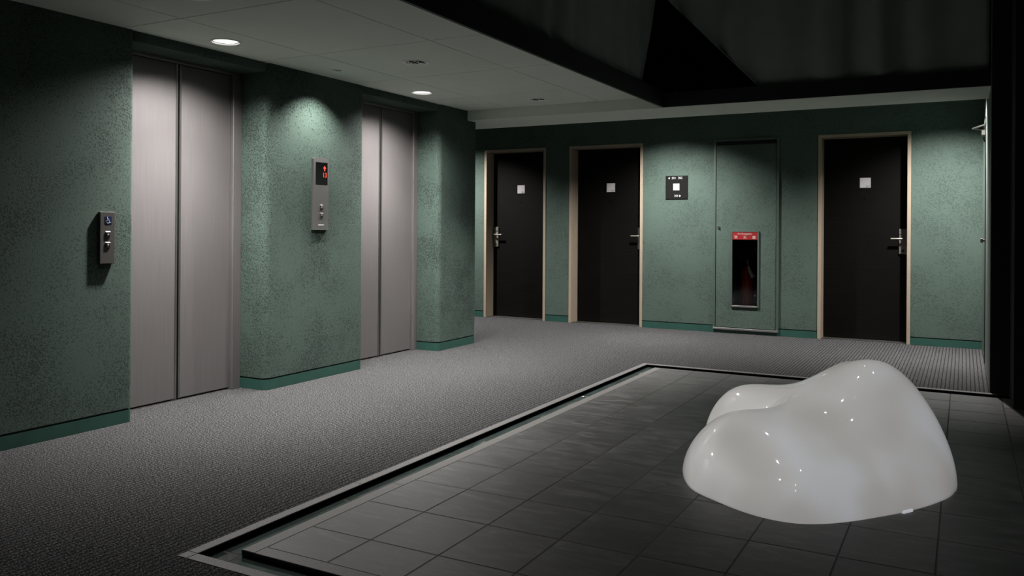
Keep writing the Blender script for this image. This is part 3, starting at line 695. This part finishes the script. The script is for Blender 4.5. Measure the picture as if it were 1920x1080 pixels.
# niche lining
n0, n1, m0, m1 = NICHE
bm = bmesh.new()
box(bm, n0 - 0.01, n1 + 0.01, YB + 0.26, YB + 0.27, m0 - 0.01, m1 + 0.01)
box(bm, n0 - 0.01, n0, YB + 0.01, YB + 0.26, m0, m1); box(bm, n1, n1 + 0.01, YB + 0.01, YB + 0.26, m0, m1)
box(bm, n0, n1, YB + 0.01, YB + 0.26, m0 - 0.01, m0); box(bm, n0, n1, YB + 0.01, YB + 0.26, m1, m1 + 0.01)
child(obj('niche_lining', bm, 'black'), p)

# fire extinguisher in the niche
ex, ey, ez = -2.09, YB + 0.14, m0
q = empty('fire_extinguisher', (ex, ey, ez), 'red fire extinguisher standing inside the dark cabinet window', 'extinguisher')
bm = bmesh.new(); lathe(bm, (ex, ey, ez), [(0, 0.0), (0.066, 0.0), (0.070, 0.012), (0.070, 0.36), (0.062, 0.395), (0.040, 0.42), (0.022, 0.428), (0.022, 0.445), (0, 0.445)], 32)
child(obj('tank', bm, 'red_tank', smooth=True), q)
bm = bmesh.new(); cyl(bm, (ex, ey, ez + 0.44), (0, 0, 1), 0.018, 0.05, 16); box(bm, ex - 0.012, ex + 0.012, ey - 0.02, ey + 0.02, ez + 0.475, ez + 0.50, 0.003)
child(obj('valve', bm, 'alu', smooth=True), q)
bm = bmesh.new(); box(bm, ex - 0.10, ex + 0.02, ey - 0.010, ey + 0.010, ez + 0.500, ez + 0.508, 0.002); box(bm, ex - 0.09, ex + 0.01, ey - 0.010, ey + 0.010, ez + 0.525, ez + 0.532, 0.002)
child(obj('lever', bm, 'red_tank'), q)
bm = bmesh.new(); hp = [(ex + 0.015, ey - 0.02, ez + 0.475), (ex + 0.05, ey - 0.06, ez + 0.46), (ex + 0.085, ey - 0.085, ez + 0.38), (ex + 0.09, ey - 0.09, ez + 0.26), (ex + 0.085, ey - 0.08, ez + 0.16)]
tube(bm, hp, 0.010, 10); child(obj('hose', bm, 'rubber', smooth='all'), q)
bm = bmesh.new(); tube(bm, [(ex + 0.03, ey - 0.118, ez + 0.43), (ex + 0.055, ey - 0.12, ez + 0.36), (ex + 0.085, ey - 0.12, ez + 0.315)], [0.012, 0.018, 0.028], 12)
child(obj('nozzle', bm, 'whitehose', smooth='all', label='pale plastic nozzle'), q)

# ------------------------------------------------------------------ cloud-shaped sculpture
def catmull(P, n):
    out = []; L = len(P)
    for i in range(L):
        p0, p1, p2, p3 = (Vector(P[(i + k) % L]) for k in (-1, 0, 1, 2))
        for k in range(n):
            t = k / n
            out.append(0.5 * ((2 * p1) + (-p0 + p2) * t + (2 * p0 - 5 * p1 + 4 * p2 - p3) * t * t + (-p0 + 3 * p1 - 3 * p2 + p3) * t ** 3))
    return out
FRONT = [(-1.125, 3.73), (-1.03, 3.55), (-.88, 3.435), (-.754, 3.363), (-.645, 3.334), (-.548, 3.343), (-.458, 3.394), (-.371, 3.476), (-.285, 3.58), (-.196, 3.70), (-.105, 3.856), (-.035, 4.04)]
PP = [-0.033, -0.2, -0.082, 0.015, 0.003, -0.101, 0.105, 0.078, -0.026, -0.101, 0.047, 0.258, 0.072, 0.048, 0.418, 0.326, 0.337, -0.03, 0.006, 0.115, -0.154, -0.007, 0.128, 2.76, 1.865, 0.40, 0.085, 0.14, -0.054]
def sculpture():
    p = PP
    back = [(p[0], 4.25), (p[1], 4.45), (-.12 + p[2], 4.66 + p[3]), (-.35, 4.78 + p[3]), (-.58, 4.74 + p[4]), (-.80, 4.66 + p[4]), (-1.0 + p[5], 4.55 + p[6]), (-1.12 + p[5], 4.32 + p[6]), (-1.085 + p[7], 4.10), (-1.045 + p[8], 3.97), (-1.10 + p[28], 3.87)]
    O = catmull(FRONT + back, 8); c = Vector((-.55 + p[9], 4.05 + p[10]))
    vd = Vector((0.94, 0.34)).normalized(); va = Vector((-1.10, 3.97))
    def top(q):
        def g(ax, ay, sx, sy, h): return h * math.exp(-((q.x - ax) / sx) ** 2 - ((q.y - ay) / sy) ** 2)
        T = p[11] + g(-.35 + p[12], 4.2 + p[13], p[14], p[15], p[16]) + g(-.95 + p[17], 3.7 + p[18], .3, .25, p[19]) + g(-.95 + p[20], 4.4 + p[21], .3, .25, p[22])
        v = q - va; t = v.dot(vd); n = v.x * vd.y - v.y * vd.x
        return T * (1 - p[25] * math.exp(-(n / p[26]) ** 2) * (1 if t < 0.15 else math.exp(-((t - 0.15) / p[27]) ** 2)))
    K = 64; bm = bmesh.new(); rings = []; Z0 = 0.006
    for k in range(1, K + 1):
        s = 1 - (1 - k / K) ** 1.8; row = []
        for o in O:
            q = c + (o - c) * s
            row.append(bm.verts.new((q.x, q.y, Z0 + top(q) * max(0, 1 - s ** p[23]) ** (1 / p[24]))))
        rings.append(row)
    apex = bm.verts.new((c.x, c.y, Z0 + top(c))); n = len(O)
    for i in range(n): bm.faces.new((apex, rings[0][i], rings[0][(i + 1) % n]))
    for a, b2 in zip(rings[:-1], rings[1:]):
        for i in range(n): bm.faces.new((a[i], b2[i], b2[(i + 1) % n], a[(i + 1) % n]))
    # inward lip at the bottom
    lip = [bm.verts.new((c.x + (o.x - c.x) * 0.965, c.y + (o.y - c.y) * 0.965, Z0)) for o in O]
    for i in range(n): bm.faces.new((rings[-1][i], lip[i], lip[(i + 1) % n], rings[-1][(i + 1) % n]))
    return bm
sc = empty('cloud_sculpture', (-0.55, 4.05, 0), 'large glossy white cloud-shaped sculpture standing on the dark tiled plinth', 'sculpture')
child(obj('shell', sculpture(), 'shell', smooth='all'), sc)
bm = bmesh.new()
box(bm, -0.03, 0.03, -0.02, 0.02, 0.0, 0.012, 0.004, 2)
for v in bm.verts: v.co = Matrix.Translation((-0.205, 3.715, 0)) @ Matrix.Rotation(math.radians(58), 4, 'Z') @ v.co
child(obj('notch_light_leak', bm, 'leak', label='glowing tab for the light leak at the bottom rim'), sc)
for a in range(5):
    an = 2 * PI * a / 5
    bm = bmesh.new(); cyl(bm, (-0.55 + 0.35 * math.cos(an), 4.05 + 0.40 * math.sin(an), 0.0), (0, 0, 1), 0.03, 0.0065, 16)
    child(obj('foot', bm, 'rubber'), sc)
